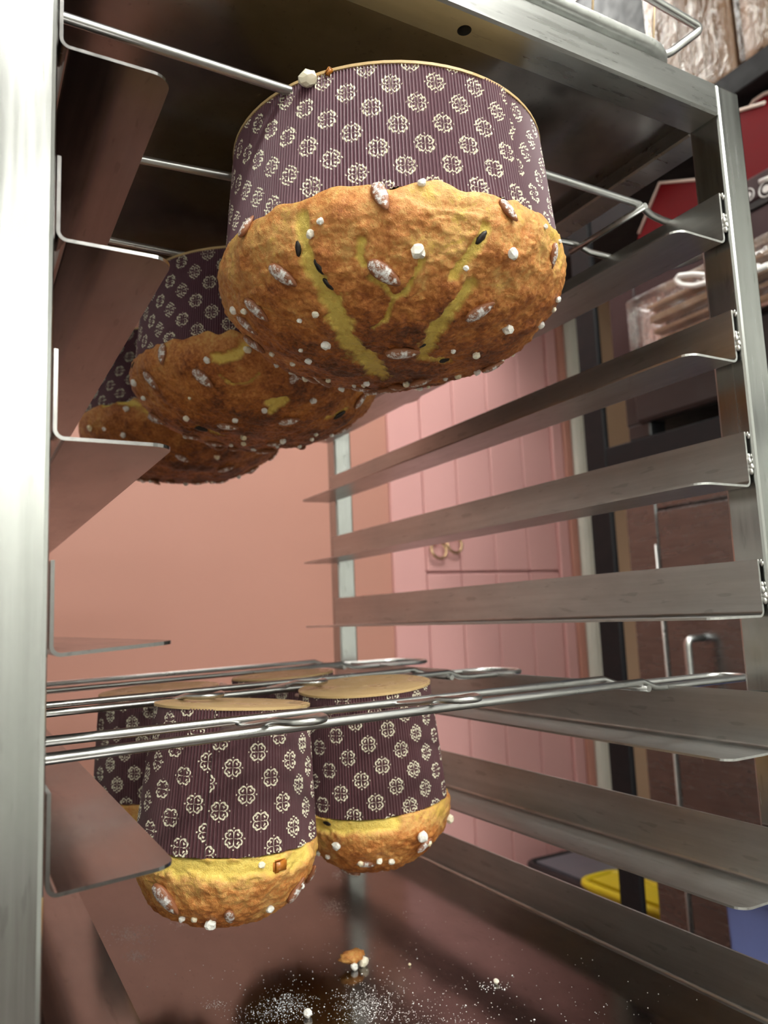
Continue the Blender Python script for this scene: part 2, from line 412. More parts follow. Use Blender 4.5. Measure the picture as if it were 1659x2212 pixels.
for k in range(1, 9):
    z = (4 - k) * P
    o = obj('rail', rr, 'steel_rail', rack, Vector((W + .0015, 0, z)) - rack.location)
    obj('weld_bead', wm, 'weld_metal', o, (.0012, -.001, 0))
    o = obj('rail', rlt if k in (4, 5) else rl, 'steel_rail_shaded', rack, Vector((.0002, .001, z + zoffL.get(k, 0))) - rack.location)

# sheet pan lying on the seventh rails
Z7 = (4 - 7) * P + TH
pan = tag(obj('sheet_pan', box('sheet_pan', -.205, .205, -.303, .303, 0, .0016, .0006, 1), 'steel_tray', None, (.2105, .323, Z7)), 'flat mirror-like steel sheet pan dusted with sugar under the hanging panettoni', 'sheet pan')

# ------------------------------------------------------------------ hanging forks
WR = .0026
def fork(name, la, lb, ra, rb_, z, xl, xr, label, group, drop=.0055, kink=.026, zr=None):
    """two long rods from the left handle to the right handle, one bent wire; la, lb left ends (x, y) of front and back rod; ra, rb_ right kinks"""
    root = empty(name, ((la[0] + ra[0]) / 2, (la[1] + lb[1]) / 2, z)); tag(root, label, 'fork', group)
    zd = z - drop
    def end(fa, fb_, x1, s):
        # from front rod end fa around the handle to back rod end fb_
        ya, yb = fa[1], fb_[1]; r = abs(yb - ya) / 2; cy = (ya + yb) / 2
        p = [(fa[0], ya, z), (fa[0] + s * kink * .5, ya + .001, z - drop * .85), (fa[0] + s * kink, ya + .002, zd)]
        cx = x1 - s * r * .8
        for a in np.linspace(-PI / 2, PI / 2, 13): p.append((cx + s * r * .8 * math.cos(a), cy + (r - .002) * math.sin(a), zd))
        p += [(fb_[0] + s * kink, yb - .002, zd), (fb_[0] + s * kink * .5, yb - .001, z - drop * .85), (fb_[0], yb, z)]
        return [Vector(q) for q in p]
    R_ = end(ra, rb_, xr, 1); L_ = end(la, lb, xl, -1)[::-1]
    mid1 = [Vector((rb_[0], rb_[1], z)).lerp(Vector((lb[0], lb[1], z)), t_) for t_ in (.25, .5, .75)]
    mid2 = [Vector((la[0], la[1], z)).lerp(Vector((ra[0], ra[1], z)), t_) for t_ in (.25, .5, .75)]
    pts = R_ + mid1 + L_ + mid2
    part('wire_loop', tube('wire_loop', pts, WR, 12, True), 'steel_wire', root)
    for (a, b) in ((la, lb), (ra, rb_)):
        e = Vector((0, .006, 0)); zz = z - WR * 1.6
        part('crossbar', tube('crossbar', [Vector((a[0], a[1], zz)) - e, Vector((b[0], b[1], zz)) + e], WR * .9, 10), 'steel_wire', root)
    return root
ZU, ZL = .2965, -.0430
GU, GL = 'hanging forks on the upper rails', 'hanging forks on the lower rails'
fork('hanging_fork', (-.035, .0370), (-.035, .146), (.391, .0438), (.391, .109), ZU, -.085, .494, 'steel wire hanging fork through the biggest panettone at the front of the upper rails', GU)
fork('hanging_fork', (-.035, .250), (-.035, .325), (.391, .262), (.391, .335), ZU + .001, -.085, .49, 'steel wire hanging fork through the middle panettone of the upper rails', GU)
fork('hanging_fork', (-.035, .478), (-.035, .552), (.391, .482), (.391, .556), ZU, -.085, .49, 'steel wire hanging fork through the rearmost panettone of the upper rails', GU)
fork('hanging_fork', (-.035, .040), (-.035, .0965), (.395, .082), (.395, .120), ZL, -.09, .519, 'front steel wire hanging fork crossing before the tall panettoni, long handle at right', GL)
fork('hanging_fork', (-.035, .229), (-.035, .287), (.365, .284), (.365, .346), ZL, -.09, .462, 'middle steel wire hanging fork between the two rows of tall panettoni', GL)
fork('hanging_fork', (-.035, .418), (-.035, .510), (.37, .517), (.37, .600), ZL, -.09, .503, 'rear steel wire hanging fork in front of the pink wall', GL)

# ------------------------------------------------------------------ panettoni
def pleat_mould(ro, rb, H, npl, seam, phi, seed, wav=.0012, spacing=.0173, rows=7):
    """fluted paper mould, opening downwards; z = 0 at the base disc, z = -H at the opening. the sheet overlaps itself at the seam"""
    rg = random.Random(seed); per = 4; n = npl * per; over = per * 8
    v = []; uv = []; N = n + over
    ph = [rg.uniform(0, 6.28) for _ in range(6)]
    c, s = math.cos(-phi), math.sin(-phi)
    for j in range(rows):
        t_ = j / (rows - 1)
        for i in range(N + 1):
            a = seam + 2 * PI * i / n
            lap = .0009 * max(0, min(1, (i - n + 6) / 6)) if i > n - 6 else 0
            amp = .00048
            r = rb + (ro - rb) * t_ + amp * (1, .55, -1, -.55)[i % 4] + lap
            r += .0006 * math.sin(5 * a + ph[0] + 2 * t_) * t_ + .0004 * math.sin(11 * a + ph[1]) * t_
            z = -H * t_
            if j == rows - 1: z += wav * (math.sin(23 * a + ph[2]) + .8 * math.sin(37 * a + ph[3]) + .5 * math.sin(9 * a + ph[4])); r += wav * .35 * math.sin(29 * a + ph[5])
            v.append((r * math.cos(a), r * math.sin(a), z))
            U = (ro + rb) / 2 * 2 * PI * i / n / spacing + rg.random() * 0; V = -H * t_ / spacing
            uv.append((c * U - s * V + 50, s * U + c * V + 50))
    f = []; M_ = N + 1
    for j in range(rows - 1):
        for i in range(N): f.append((j * M_ + i, (j + 1) * M_ + i, (j + 1) * M_ + i + 1, j * M_ + i + 1))
    me = mesh('mould', v, f, False)
    ul = me.uv_layers.new(name='UVMap')
    li = np.zeros(len(me.loops), dtype=np.int32); me.loops.foreach_get('vertex_index', li)
    ul.data.foreach_set('uv', np.array(uv, dtype=np.float32)[li].ravel())
    return me
def disc_mesh(rb):
    bm = bmesh.new(); n = 72
    R = [(0, .0008), (rb * .5, .0007), (rb * .9, .0008), (rb + .0002, .0012), (rb + .0009, .0010), (rb + .0009, -.0006), (rb - .002, -.0010), (0, -.001)]
    rings = []
    for r, z in R:
        if r == 0: rings.append([bm.verts.new((0, 0, z))])
        else: rings.append([bm.verts.new((r * math.cos(2 * PI * k / n), r * math.sin(2 * PI * k / n), z)) for k in range(n)])
    for a, b in zip(rings[:-1], rings[1:]):
        for k in range(n):
            k2 = (k + 1) % n
            if len(a) == 1: bm.faces.new((a[0], b[k], b[k2]))
            elif len(b) == 1: bm.faces.new((a[k], b[0], a[k2]))
            else: bm.faces.new((a[k], b[k], b[k2], a[k2]))
    return bm_mesh('base_disc', bm, False)

def dome_point(a, t_, ro, hd, bulge):
    """t_ 0 at the mould opening, 1 at the pole (lowest point)"""
    p = t_ * PI / 2
    k = min(1, t_ / .16)
    r = (ro + bulge * math.sin(k * PI / 2)) * max(0, math.cos(p)) ** .80
    z = -hd * math.sin(p) ** 1.05
    return r * math.cos(a), r * math.sin(a), z
def make_almond(rg):
    bm = bmesh.new(); bmesh.ops.create_uvsphere(bm, u_segments=18, v_segments=12, radius=1)
    for v in bm.verts:
        x, y, z = v.co.z, v.co.y, v.co.x            # long axis on x
        t_ = (x + 1) / 2; wdt = 1.0 - .42 * t_ ** 1.6
        v.co = Vector((x * .0090, y * .0047 * wdt, z * .0030 * wdt))
        v.co += v.normal * noise.noise(v.co * 500 + Vector((rg.random() * 9, 0, 0))) * .00025
    return bm_mesh('almond', bm, True)
def make_pearl(rg):
    bm = bmesh.new(); bmesh.ops.create_icosphere(bm, subdivisions=2, radius=1)
    off = Vector((rg.uniform(0, 50), rg.uniform(0, 50), rg.uniform(0, 50)))
    sc = Vector((rg.uniform(.85, 1.15), rg.uniform(.8, 1.1), rg.uniform(.8, 1.05)))
    for v in bm.verts:
        d = 1 + .34 * noise.noise(v.co * 1.5 + off) + .14 * noise.noise(v.co * 3.6 + off)
        v.co = Vector((v.co.x * sc.x, v.co.y * sc.y, v.co.z * sc.z)) * d * .0021
    return bm_mesh('sugar_pearl', bm, False)
_r = random.Random(11)
ALM = [make_almond(_r) for _ in range(4)]; PRL = [make_pearl(_r) for _ in range(6)]

def panettone(name, label, group, X, Y, Zb, rb, ro, H, hd, bulge, npl, seam, phi, matn, seed, na, nt, bake, cracks=(), tilt=(0, 0), wav=.0012, scallop=.0015,
              alm=(), prl=(), peel=(), rais=(), extra=0, uvscale=.0173):
    rg = random.Random(seed)
    root = empty(name, (X, Y, Zb)); tag(root, label, 'panettone', group)
    n_ = Vector((-tilt[0], -tilt[1], 1)).normalized(); root.rotation_mode = 'QUATERNION'
    root.rotation_quaternion = Vector((0, 0, 1)).rotation_difference(n_)
    Mw = Matrix.Translation((X, Y, Zb)) @ root.rotation_quaternion.to_matrix().to_4x4(); Mi = Mw.inverted()
    obj('mould', pleat_mould(ro, rb, H, npl, seam, phi, seed, wav, uvscale), matn, root)
    obj('base_disc', disc_mesh(rb), 'kraft_disc', root)
    # plain dome for ray casts
    vs = []; fs = []; A_, T_ = 72, 36
    for j in range(T_ + 1):
        for i in range(A_):
            x, y, z = dome_point(2 * PI * i / A_, j / T_, ro, hd, bulge); vs.append(Vector((x, y, z - H)))
    for j in range(T_):
        for i in range(A_): fs.append((j * A_ + i, j * A_ + (i + 1) % A_, (j + 1) * A_ + (i + 1) % A_, (j + 1) * A_ + i))
    bv0 = BVHTree.FromPolygons(vs, fs)
    lc = Mi @ CAM; R3 = Mi.to_3x3()
    def cast(bv, u, v):
        d = (R3 @ px(u, v)).normalized(); h = bv.ray_cast(lc, d); return h[0], h[1], d
    segs = []
    for pl, wd in cracks:
        pp = [cast(bv0, *q)[0] for q in pl]; pp = [p for p in pp if p is not None]
        for p, q in zip(pp[:-1], pp[1:]): segs.append((np.array(p), np.array(q), wd))
    # displaced dough
    off = Vector((seed * 7.3, seed * 3.1, seed * 1.7))
    V = np.zeros(((nt + 1) * na, 3)); Nn = np.zeros_like(V); lump = np.zeros(len(V)); med = np.zeros(len(V)); tt = np.zeros(len(V)); edge = np.zeros(len(V)); wrk = np.zeros(len(V))
    k = 0
    for j in range(nt + 1):
        t_ = (j / nt) ** .92
        for i in range(na):
            a = 2 * PI * i / na
            p = dome_point(a, t_, ro, hd, bulge); q = dome_point(a, min(1, t_ + .01), ro, hd, bulge); q0 = dome_point(a, max(0, t_ - .01), ro, hd, bulge)
            tr, tz = math.hypot(q[0], q[1]) - math.hypot(q0[0], q0[1]), q[2] - q0[2]
            l = math.hypot(tr, tz) or 1; nr, nz = -tz / l, tr / l
            V[k] = (p[0], p[1], p[2] - H); Nn[k] = (nr * math.cos(a), nr * math.sin(a), nz)
            pv = Vector(V[k])
            lump[k] = noise.noise(pv * 38 + off) + .5 * noise.noise(pv * 85 + off)
            rdg = 1 - abs(noise.noise(pv * 120 - off)); med[k] = .55 * (rdg - .8) + .38 * noise.noise(pv * 230 + off) + .22 * noise.noise(pv * 520 + off)
            tt[k] = t_
            edge[k] = 2.2 * noise.noise(Vector((math.cos(a) * 5, math.sin(a) * 5, seed))) + 1.6 * noise.noise(Vector((math.cos(a) * 9, math.sin(a) * 9, seed + 5)))
            wr = abs(noise.noise(pv * 52 - off * 1.3)); wrk[k] = max(0, 1 - wr / .045) * max(0, min(1, noise.noise(pv * 22 + off) * 3 + .5))
            k += 1
    dist = np.full(len(V), 1.0); jag = np.array([noise.noise(Vector(p) * 110 + off) * 1.3 + .7 * noise.noise(Vector(p) * 330 + off) for p in V]) if segs else 0
    for p, q, wd in segs:
        d = q - p; L2 = d @ d + 1e-12; s_ = np.clip(((V - p) @ d) / L2, 0, 1)
        dd = np.linalg.norm(V - (p + s_[:, None] * d), axis=1) / wd + jag * .42; dist = np.minimum(dist, dd)
    crack = np.clip((1 - dist) * 1.9, 0, 1) if segs else np.zeros(len(V))
    fade = np.clip(tt / .10, 0, 1)
    amp = .0022 * fade * lump + (.0023 * (.35 + .65 * fade)) * med * (1 - .6 * crack) - .0026 * crack - .0007 * wrk * fade
    V = V + Nn * amp[:, None]
    V[:, 2] += np.where(tt < .12, (1 - tt / .12) * scallop * (1 + edge), 0)        # the rim climbs in small waves over the paper
    V[:, :2] *= (1 + np.where(tt < .12, (1 - tt / .12) * .020, 0))[:, None]
    V[:na, 2] = V[na:2 * na, 2] + .0004; V[:na, :2] *= .945                 # tucked inside the paper
    idx = np.arange(nt * na); i = idx % na; j = idx // na; i2 = (i + 1) % na
    F = np.stack([j * na + i, (j + 1) * na + i, (j + 1) * na + i2, j * na + i2], 1)
    me = bpy.data.meshes.new('dough'); me.from_pydata(V.tolist(), [], F.tolist()); me.update()
    me.polygons.foreach_set('use_smooth', [True] * len(me.polygons))
    b0, b1, b2 = bake                                  # bake at the rim, mid and pole
    bk = np.where(tt < .3, b0 + (b1 - b0) * tt / .3, b1 + (b2 - b1) * (tt - .3) / .7) + .27 * lump - .18 * np.clip(med, -1, 1) - .16 * wrk
    for nm_, arr in (('bake', bk), ('crack', crack)):
        at = me.attributes.new(nm_, 'FLOAT', 'POINT'); at.data.foreach_set('value', arr.astype(np.float32))
    obj('dough', me, 'dough', root)
    bv = BVHTree.FromPolygons([Vector(p) for p in V.tolist()], F.tolist())
    def stick(nm_, me_, mat, hit, nrm, spin_dir, sc, sink):
        o = obj(nm_, me_, mat, root); z = nrm.normalized()
        x = (spin_dir - z * spin_dir.dot(z))
        x = x.normalized() if x.length > 1e-4 else z.orthogonal().normalized()
        y = z.cross(x); Mx = Matrix((x, y, z)).transposed()
        o.rotation_mode = 'QUATERNION'; o.rotation_quaternion = Mx.to_quaternion(); o.location = hit + z * sink * sc; o.scale = (sc, sc, sc)
    lr, lu = R3 @ RX, R3 @ UP
    def near(u, v):
        h, n0, d = cast(bv, u, v)
        if h is None:                                   # just outside the outline: nearest surface point
            for rad in (4, 8, 13, 19, 26, 34):
                for a in range(12):
                    h, n0, d = cast(bv, u + rad * math.cos(a * PI / 6), v + rad * math.sin(a * PI / 6))
                    if h is not None: break
                if h is not None: break
        if h is None: return None, None
        base = bv0.find_nearest(h); nn = base[1]
        if nn.dot(h - Vector((0, 0, -H))) < 0: nn = -nn
        return h, (nn + n0 * .2 * (1 if n0.dot(nn) > 0 else -1)).normalized()
    for (u, v, ang, sc) in alm:
        h, n0 = near(u, v)
        if h is None: continue
        a = math.radians(ang); stick('almond', rg.choice(ALM), 'almond', h, n0, lr * math.cos(a) - lu * math.sin(a), sc, .0007)
    for (u, v, sc) in prl:
        h, n0 = near(u, v)
        if h is None: continue
        a = rg.uniform(0, 6.28); stick('sugar_pearl', rg.choice(PRL), 'pearl_sugar', h, n0, lr * math.cos(a) + lu * math.sin(a), sc, .0009)
    for (u, v, sc) in peel:
        h, n0 = near(u, v)
        if h is not None: stick('candied_peel', PEEL, 'candied_peel', h, n0, lr, sc, .0)
    for (u, v, ang, sc) in rais:
        h, n0 = near(u, v)
        if h is None: continue
        a = math.radians(ang); stick('raisin', RAIS, 'raisin', h, n0, lr * math.cos(a) - lu * math.sin(a), sc, -.0002)
    for q in range(extra):                              # toppings on the sides turned away
        for _ in range(20):
            a = rg.uniform(0, 6.28); t_ = rg.uniform(.3, .98); p = Vector(dome_point(a, t_, ro, hd, bulge)) + Vector((0, 0, -H))
            if ((Mw @ p) - CAM).dot(Mw.to_3x3() @ (p - Vector((0, 0, -H)))) > 0: break
        else: continue
        h, n0, _i, _d = bv.find_nearest(p); nn = (p - Vector((0, 0, -H))).normalized()
        if q % 3 == 0: stick('almond', rg.choice(ALM), 'almond', h, nn, Vector((rg.uniform(-1, 1), rg.uniform(-1, 1), .1)), 1, .0007)
        else: stick('sugar_pearl', rg.choice(PRL), 'pearl_sugar', h, nn, Vector((rg.uniform(-1, 1), rg.uniform(-1, 1), .1)), rg.uniform(.7, 1.3), .0009)
    return root
bm = bmesh.new(); box_bm(bm, -.004, .004, -.003, .003, -.003, .0012); bmesh.ops.bevel(bm, geom=bm.edges[:], offset=.0009, segments=2, affect='EDGES'); PEEL = bm_mesh('candied_peel', bm, True)
bm = bmesh.new(); bmesh.ops.create_icosphere(bm, subdivisions=3, radius=1)
for v in bm.verts:
    d = 1 + .18 * noise.noise(v.co * 3.2); v.co = Vector((v.co.x * .0050, v.co.y * .0021, v.co.z * .0014)) * d
RAIS = bm_mesh('raisin', bm, True)

def c1(l): return [(440 + a / 2.023, 100 + b / 2.023) + tuple(r) for a, b, *r in l]
def c4(l): return [(80 + a / 2.242, 480 + b / 2.242) + tuple(r) for a, b, *r in l]
def c6(l): return [(60 + a / 1.765, 1360 + b / 1.765) + tuple(r) for a, b, *r in l]
GP, GT = 'low panettoni hanging from the upper rails', 'tall panettoni hanging from the lower rails'
RBU, ROU, HU = .0975, .1050, .0750
big = panettone('panettone', 'biggest panettone hanging nearest in front, wide purple mould and almond studded crust with yellow cracks', GP,
          .2065, .0850, .2985, RBU, ROU, HU, .0625, .0045, 340, math.radians(-86), PHI_U, 'mould_paper_low', 1, 420, 190, (.24, .42, .98),
          cracks=[(c1([(425, 760), (440, 860), (470, 980), (540, 1090)]), .0052), (c1([(540, 1090), (600, 1200), (640, 1300)]), .0072), (c1([(640, 1300), (720, 1390), (760, 1440)]), .0088),
                  (c1([(1235, 800), (1190, 890), (1100, 1000)]), .0038), (c1([(1170, 1050), (1110, 1130), (1030, 1220)]), .0052), (c1([(1030, 1220), (990, 1290), (960, 1370)]), .0060), (c1([(960, 1370), (1060, 1385)]), .0045),
                  (c1([(960, 940), (920, 1020), (880, 1080), (830, 1110), (790, 1050), (730, 1010)]), .0020), (c1([(830, 1110), (800, 1200), (740, 1230)]), .0016),
                  (c1([(690, 850), (680, 920), (700, 960)]), .0026), (c1([(170, 790), (330, 720), (420, 700)]), .003)],
          alm=c1([(775, 660, 68, 1.0), (1330, 720, 40, .8), (350, 1000, 32, 1.05), (790, 990, 42, 1.15), (1525, 915, 62, .8), (235, 1150, 62, 1.0), (1205, 1155, -45, 1.05),
                  (870, 1335, 18, 1.15), (195, 1215, 55, .95), (225, 1300, 58, .95), (1270, 1410, -28, .9), (750, 1512, 8, .9), (190, 790, -62, .8), (690, 1545, -30, .8)]),
          prl=c1([(512, 765, 1.0), (470, 820, 1.15), (935, 892, 1.9), (952, 603, 1.1), (1490, 790, .7), (1552, 855, .6), (1345, 905, 1.5), (1145, 968, .8), (1545, 1105, .9), (1525, 1150, .9),
                  (1470, 1215, 1.1), (1325, 1230, 1.5), (135, 1150, 1.3), (180, 1155, 1.0), (490, 1168, 1.0), (420, 1195, .8), (535, 1300, 1.4), (425, 1325, .7), (460, 1370, 1.1), (390, 1383, .9),
                  (300, 1340, 1.0), (1090, 1328, .8), (1190, 1345, 1.1), (885, 1470, 1.2), (945, 1492, .9), (545, 1455, .9), (470, 1530, .9), (990, 1500, .7), (700, 1500, .7)]),
          rais=c1([(412, 885, 95, .8), (505, 965, 70, .9), (545, 1040, 60, .8), (1215, 835, -50, .9), (955, 1310, -70, .5), (1045, 1375, -35, .9)]), extra=26, scallop=.0016, wav=.0007)
panettone('panettone', 'middle low panettone half hidden behind the biggest one, dark almond crust', GP,
          .1929, .2977, .2942, RBU * .965, ROU * .965, HU * .965, .060, .005, 340, math.radians(40), PHI_U, 'mould_paper_low', 2, 330, 140, (.40, .62, .90), tilt=(0, .02),
          cracks=[(c4([(870, 660), (960, 640), (1010, 600)]), .005), (c4([(700, 620), (650, 590)]), .004), (c4([(1120, 880), (1200, 860), (1130, 920)]), .004), (c4([(780, 990), (900, 1030)]), .0028), (c4([(1400, 960), (1500, 910)]), .0028),
                  (c4([(880, 740), (940, 790), (1030, 780), (1080, 730)]), .0012)],
          alm=c4([(610, 640, 85, .95), (555, 765, 58, 1.0), (805, 755, 52, 1.1), (1255, 735, -60, .95), (585, 950, 15, 1.0), (925, 985, 18, 1.0), (860, 1068, 8, 1.0), (1220, 960, 10, 1.0), (1100, 1105, 2, 1.0), (1150, 1070, -10, .8), (750, 1035, 28, .9), (1565, 860, -48, .95), (1480, 1000, -35, 1.0)]),
          prl=c4([(475, 775, 1.4), (520, 850, 1.1), (825, 668, 1.3), (1020, 620, 1.5), (725, 945, 1.4), (960, 955, 1.1), (1000, 1035, 1.3), (1190, 1055, 1.4), (1335, 860, 1.3), (1100, 908, 1.1), (1350, 1025, .9), (1330, 1048, .9), (1425, 1028, 1.1), (940, 1075, 1.0), (1000, 1068, 1.0), (740, 850, .6), (1600, 830, .8)]),
          rais=c4([(790, 1000, 30, 1.3), (1465, 935, -30, 1.2), (465, 690, 90, .6)]), extra=18, scallop=.003)
panettone('panettone', 'rearmost low panettone by the left rails, dark crust partly behind the shelf flange', GP,
          .1878, .5215, .3068, RBU * 1.02, ROU * 1.02, HU * 1.02, .061, .005, 300, math.radians(120), PHI_U, 'mould_paper_low', 3, 260, 110, (.42, .66, .92),
          cracks=[(c4([(330, 890), (480, 880), (560, 930)]), .004)],
          alm=c4([(705, 1140, 65, 1.0), (510, 1243, 0, 1.0), (915, 1190, -20, 1.1), (925, 1302, 0, .9), (780, 1335, 0, .9), (1090, 1225, -30, 1.0), (1180, 1150, -70, .9), (575, 955, 30, .9)]),
          prl=c4([(435, 905, 1.4), (260, 995, 1.6), (328, 1000, 1.0), (420, 1028, 1.4), (870, 1132, 1.5), (730, 1278, 1.3), (550, 1308, 1.2), (535, 1275, .9), (865, 1293, 1.0), (930, 1275, .9), (1005, 1280, 1.1), (1140, 1140, .9), (640, 1330, .8)]), extra=15)
# sugar pearl and crumb stuck to the paper of the biggest panettone
_m = [c for c in big.children if c.name.startswith('mould')][0].data
_bv = BVHTree.FromPolygons([v.co.copy() for v in _m.vertices], [tuple(p.vertices) for p in _m.polygons])
for (u, v, s_, me_, mt, nm_) in ((672, 176, 2.3, PRL[1], 'pearl_sugar', 'sugar_pearl'), (664, 160, 1.1, PEEL, 'candied_peel', 'crust_bit'), (712, 158, 1.0, PEEL, 'candied_peel', 'crust_bit')):
    h = _bv.ray_cast(CAM - big.location, px(u, v).normalized())[0]
    if h is not None:
        o = obj(nm_, me_, mt, big, h + Vector((h.x, h.y, 0)).normalized() * .0012 * s_); o.scale = (s_ * (.55 if nm_ == 'crust_bit' else 1),) * 3; o.rotation_euler = (.4, .7, u)
KS = .952
RBL, ROL, HL = .052 * KS, .0590 * KS, .0860 * KS
def sc(x, y, z): return CAM.x + KS * (x - CAM.x), CAM.y + KS * (y - CAM.y), CAM.z + KS * (z - CAM.z)
def tall(label, pos, tilt, seam, seed, na, nt, bake, **kw):
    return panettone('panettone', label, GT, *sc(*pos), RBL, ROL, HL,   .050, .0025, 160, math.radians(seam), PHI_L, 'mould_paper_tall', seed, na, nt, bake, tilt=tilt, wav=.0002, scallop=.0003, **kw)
TALL = {}
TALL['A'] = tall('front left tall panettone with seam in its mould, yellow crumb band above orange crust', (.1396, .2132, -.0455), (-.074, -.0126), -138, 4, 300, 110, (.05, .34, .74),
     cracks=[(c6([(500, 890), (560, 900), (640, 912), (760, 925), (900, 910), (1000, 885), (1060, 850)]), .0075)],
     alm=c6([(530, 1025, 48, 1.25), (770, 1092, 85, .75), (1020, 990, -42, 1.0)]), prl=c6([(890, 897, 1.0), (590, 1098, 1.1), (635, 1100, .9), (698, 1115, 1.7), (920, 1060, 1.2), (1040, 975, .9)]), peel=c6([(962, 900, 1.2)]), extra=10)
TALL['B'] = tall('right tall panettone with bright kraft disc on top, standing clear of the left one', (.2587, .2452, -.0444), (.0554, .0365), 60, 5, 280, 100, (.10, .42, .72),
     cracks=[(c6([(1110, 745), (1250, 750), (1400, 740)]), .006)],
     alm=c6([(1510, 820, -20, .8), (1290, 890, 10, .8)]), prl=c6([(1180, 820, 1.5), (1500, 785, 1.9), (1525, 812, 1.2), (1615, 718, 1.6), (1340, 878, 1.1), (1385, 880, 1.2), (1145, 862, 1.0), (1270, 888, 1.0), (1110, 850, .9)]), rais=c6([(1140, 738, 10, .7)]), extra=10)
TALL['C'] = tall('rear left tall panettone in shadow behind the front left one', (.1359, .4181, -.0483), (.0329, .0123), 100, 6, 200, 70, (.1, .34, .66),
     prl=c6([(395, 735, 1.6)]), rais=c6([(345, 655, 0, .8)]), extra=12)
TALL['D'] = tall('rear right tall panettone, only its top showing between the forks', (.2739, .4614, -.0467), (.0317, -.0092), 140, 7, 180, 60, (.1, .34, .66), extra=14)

# hairpin skewers: bent wire lying over a fork and running back through the top of a tall panettone
def hairpin(label, head, key, length):
    root = TALL[key]; cx, cy, cz = root.location
    h = on_z(*head, ZL + .006); wd = .012
    zi = cz - .010
    e = empty('hairpin_skewer', (h.x, h.y, ZL + .006)); tag(e, label, 'skewer', 'hairpin skewers through the tall panettoni')
    y1 = cy + ROL + .018
    pts = []
    for s in (-1, 1):
        leg = [Vector((h.x + s * wd * .75 + (cx - h.x) * .35, y1, zi)), Vector((h.x + s * wd * .8 + (cx - h.x) * .2, cy - ROL + .012, zi)), Vector((h.x + s * wd, h.y + .016, ZL + .0035)), Vector((h.x + s * wd, h.y, ZL + .006))]
        pts.append(leg)
    arc = [Vector((h.x - wd * math.cos(a), h.y - wd * 1.3 * math.sin(a), ZL + .006)) for a in np.linspace(0, PI, 11)]
    path = pts[0][:-1] + arc + pts[1][:-1][::-1]
    part('wire', tube('wire', fillet(path, .004, 3), .0019, 8), 'steel_wire', e)
hairpin('bent wire hairpin skewer through the front left tall panettone', (645, 1552), 'A', .1)
hairpin('bent wire hairpin skewer through the right tall panettone with the bright disc', (985, 1507), 'B', .1)
hairpin('bent wire hairpin skewer through the rear left tall panettone in shadow', (440, 1500), 'C', .1)
hairpin('bent wire hairpin skewer through the rear right tall panettone', (668, 1472), 'D', .1)

# crumbs and sugar on the sheet pan
ZP = Z7 + .0016
rg = random.Random(5)
bm = bmesh.new(); bmesh.ops.create_icosphere(bm, subdivisions=3, radius=1)
for v in bm.verts:
    d = 1 + .35 * noise.noise(v.co * 2.2) + .2 * noise.noise(v.co * 6); v.co = Vector((v.co.x * .0095 * d, v.co.y * .0065 * d, v.co.z * .0042 * d + .0075))
cm = bm_mesh('crust', bm, True)
for nm_, val in (('bake', .38), ('crack', 0.0)):
    at = cm.attributes.new(nm_, 'FLOAT', 'POINT'); at.data.foreach_set('value', [val] * len(cm.vertices))
cp = on_z(762, 2088, ZP)
cr = empty('crust_crumb', cp); tag(cr, 'torn crust crumb with two sugar pearls lying on the sheet pan', 'crumb')
obj('crust', cm, 'dough', cr)
for dx, dy, s_ in ((-.0015, -.006, 1.25), (.0075, -.0035, 1.75)):
    o = obj('sugar_pearl', PRL[1 if dx > 0 else 2], 'pearl_sugar', cr, (dx, dy, .0019 * s_)); o.scale = (s_,) * 3
for (u, v, s_, lab) in ((665, 2197, 1.5, 'single sugar pearl on the sheet pan among the powder'), (1072, 2125, 1.0, 'small sugar pearl on the sheet pan right of the crust crumb'), (885, 2086, .55, 'tiny sugar pearl lying between the crumb and the right rail')):
    q = on_z(u, v, ZP); o = tag(obj('sugar_pearl', PRL[3], 'pearl_sugar', None, (q.x, q.y, ZP + .0016 * s_)), lab, 'sugar pearl'); o.scale = (s_,) * 3
def grains(name, label, clusters, seed):
    rg = random.Random(seed); v = []; f = []
    for (u, vv, ru, rv, n, s0, s1) in clusters:
        for _ in range(n):
            q = on_z(u + rg.gauss(0, ru), vv + rg.gauss(0, rv), ZP)
            if not (.01 < q.x < .41 and .025 < q.y < .62): continue
            s_ = rg.uniform(s0, s1) * (1 if rg.random() > .06 else 1.9); b = len(v); a = rg.uniform(0, 6.28)
            for k in range(4): v.append((q.x + s_ * math.cos(a + k * PI / 2), q.y + s_ * math.sin(a + k * PI / 2), ZP + s_ * .35))
            v.append((q.x, q.y, ZP + s_ * 1.1)); v.append((q.x, q.y, ZP))
            for k in range(4): f.append((b + k, b + (k + 1) % 4, b + 4)); f.append((b + (k + 1) % 4, b + k, b + 5))
    o = obj(name, mesh(name, v, f), 'icing_sugar'); tag(o, label, 'sugar', kind='stuff')
grains('icing_sugar', 'white icing sugar powder and grains sprinkled over the sheet pan',
       [(620, 2170, 26, 15, 520, .00012, .00035), (575, 2195, 45, 13, 260, .00012, .0004), (795, 2170, 34, 20, 620, .00012, .00035), (820, 2180, 70, 25, 220, .0001, .0004), (760, 2140, 150, 45, 260, .0001, .00045),
        (1065, 2130, 22, 7, 60, .0001, .0005), (960, 2190, 160, 40, 120, .0001, .00045), (1200, 2160, 140, 60, 90, .0001, .0004), (465, 2170, 14, 6, 90, .0001, .0003), (285, 2020, 22, 9, 420, .0001, .00025), (385, 1998, 10, 4, 40, .0001, .00025),
        (295, 2065, 12, 6, 260, .0001, .00022), (720, 1960, 14, 10, 260, .0001, .00025), (730, 1890, 6, 5, 80, .0001, .00025), (850, 2050, 220, 90, 160, .00008, .0003), (910, 2205, 60, 8, 120, .0001, .0004)], 9)

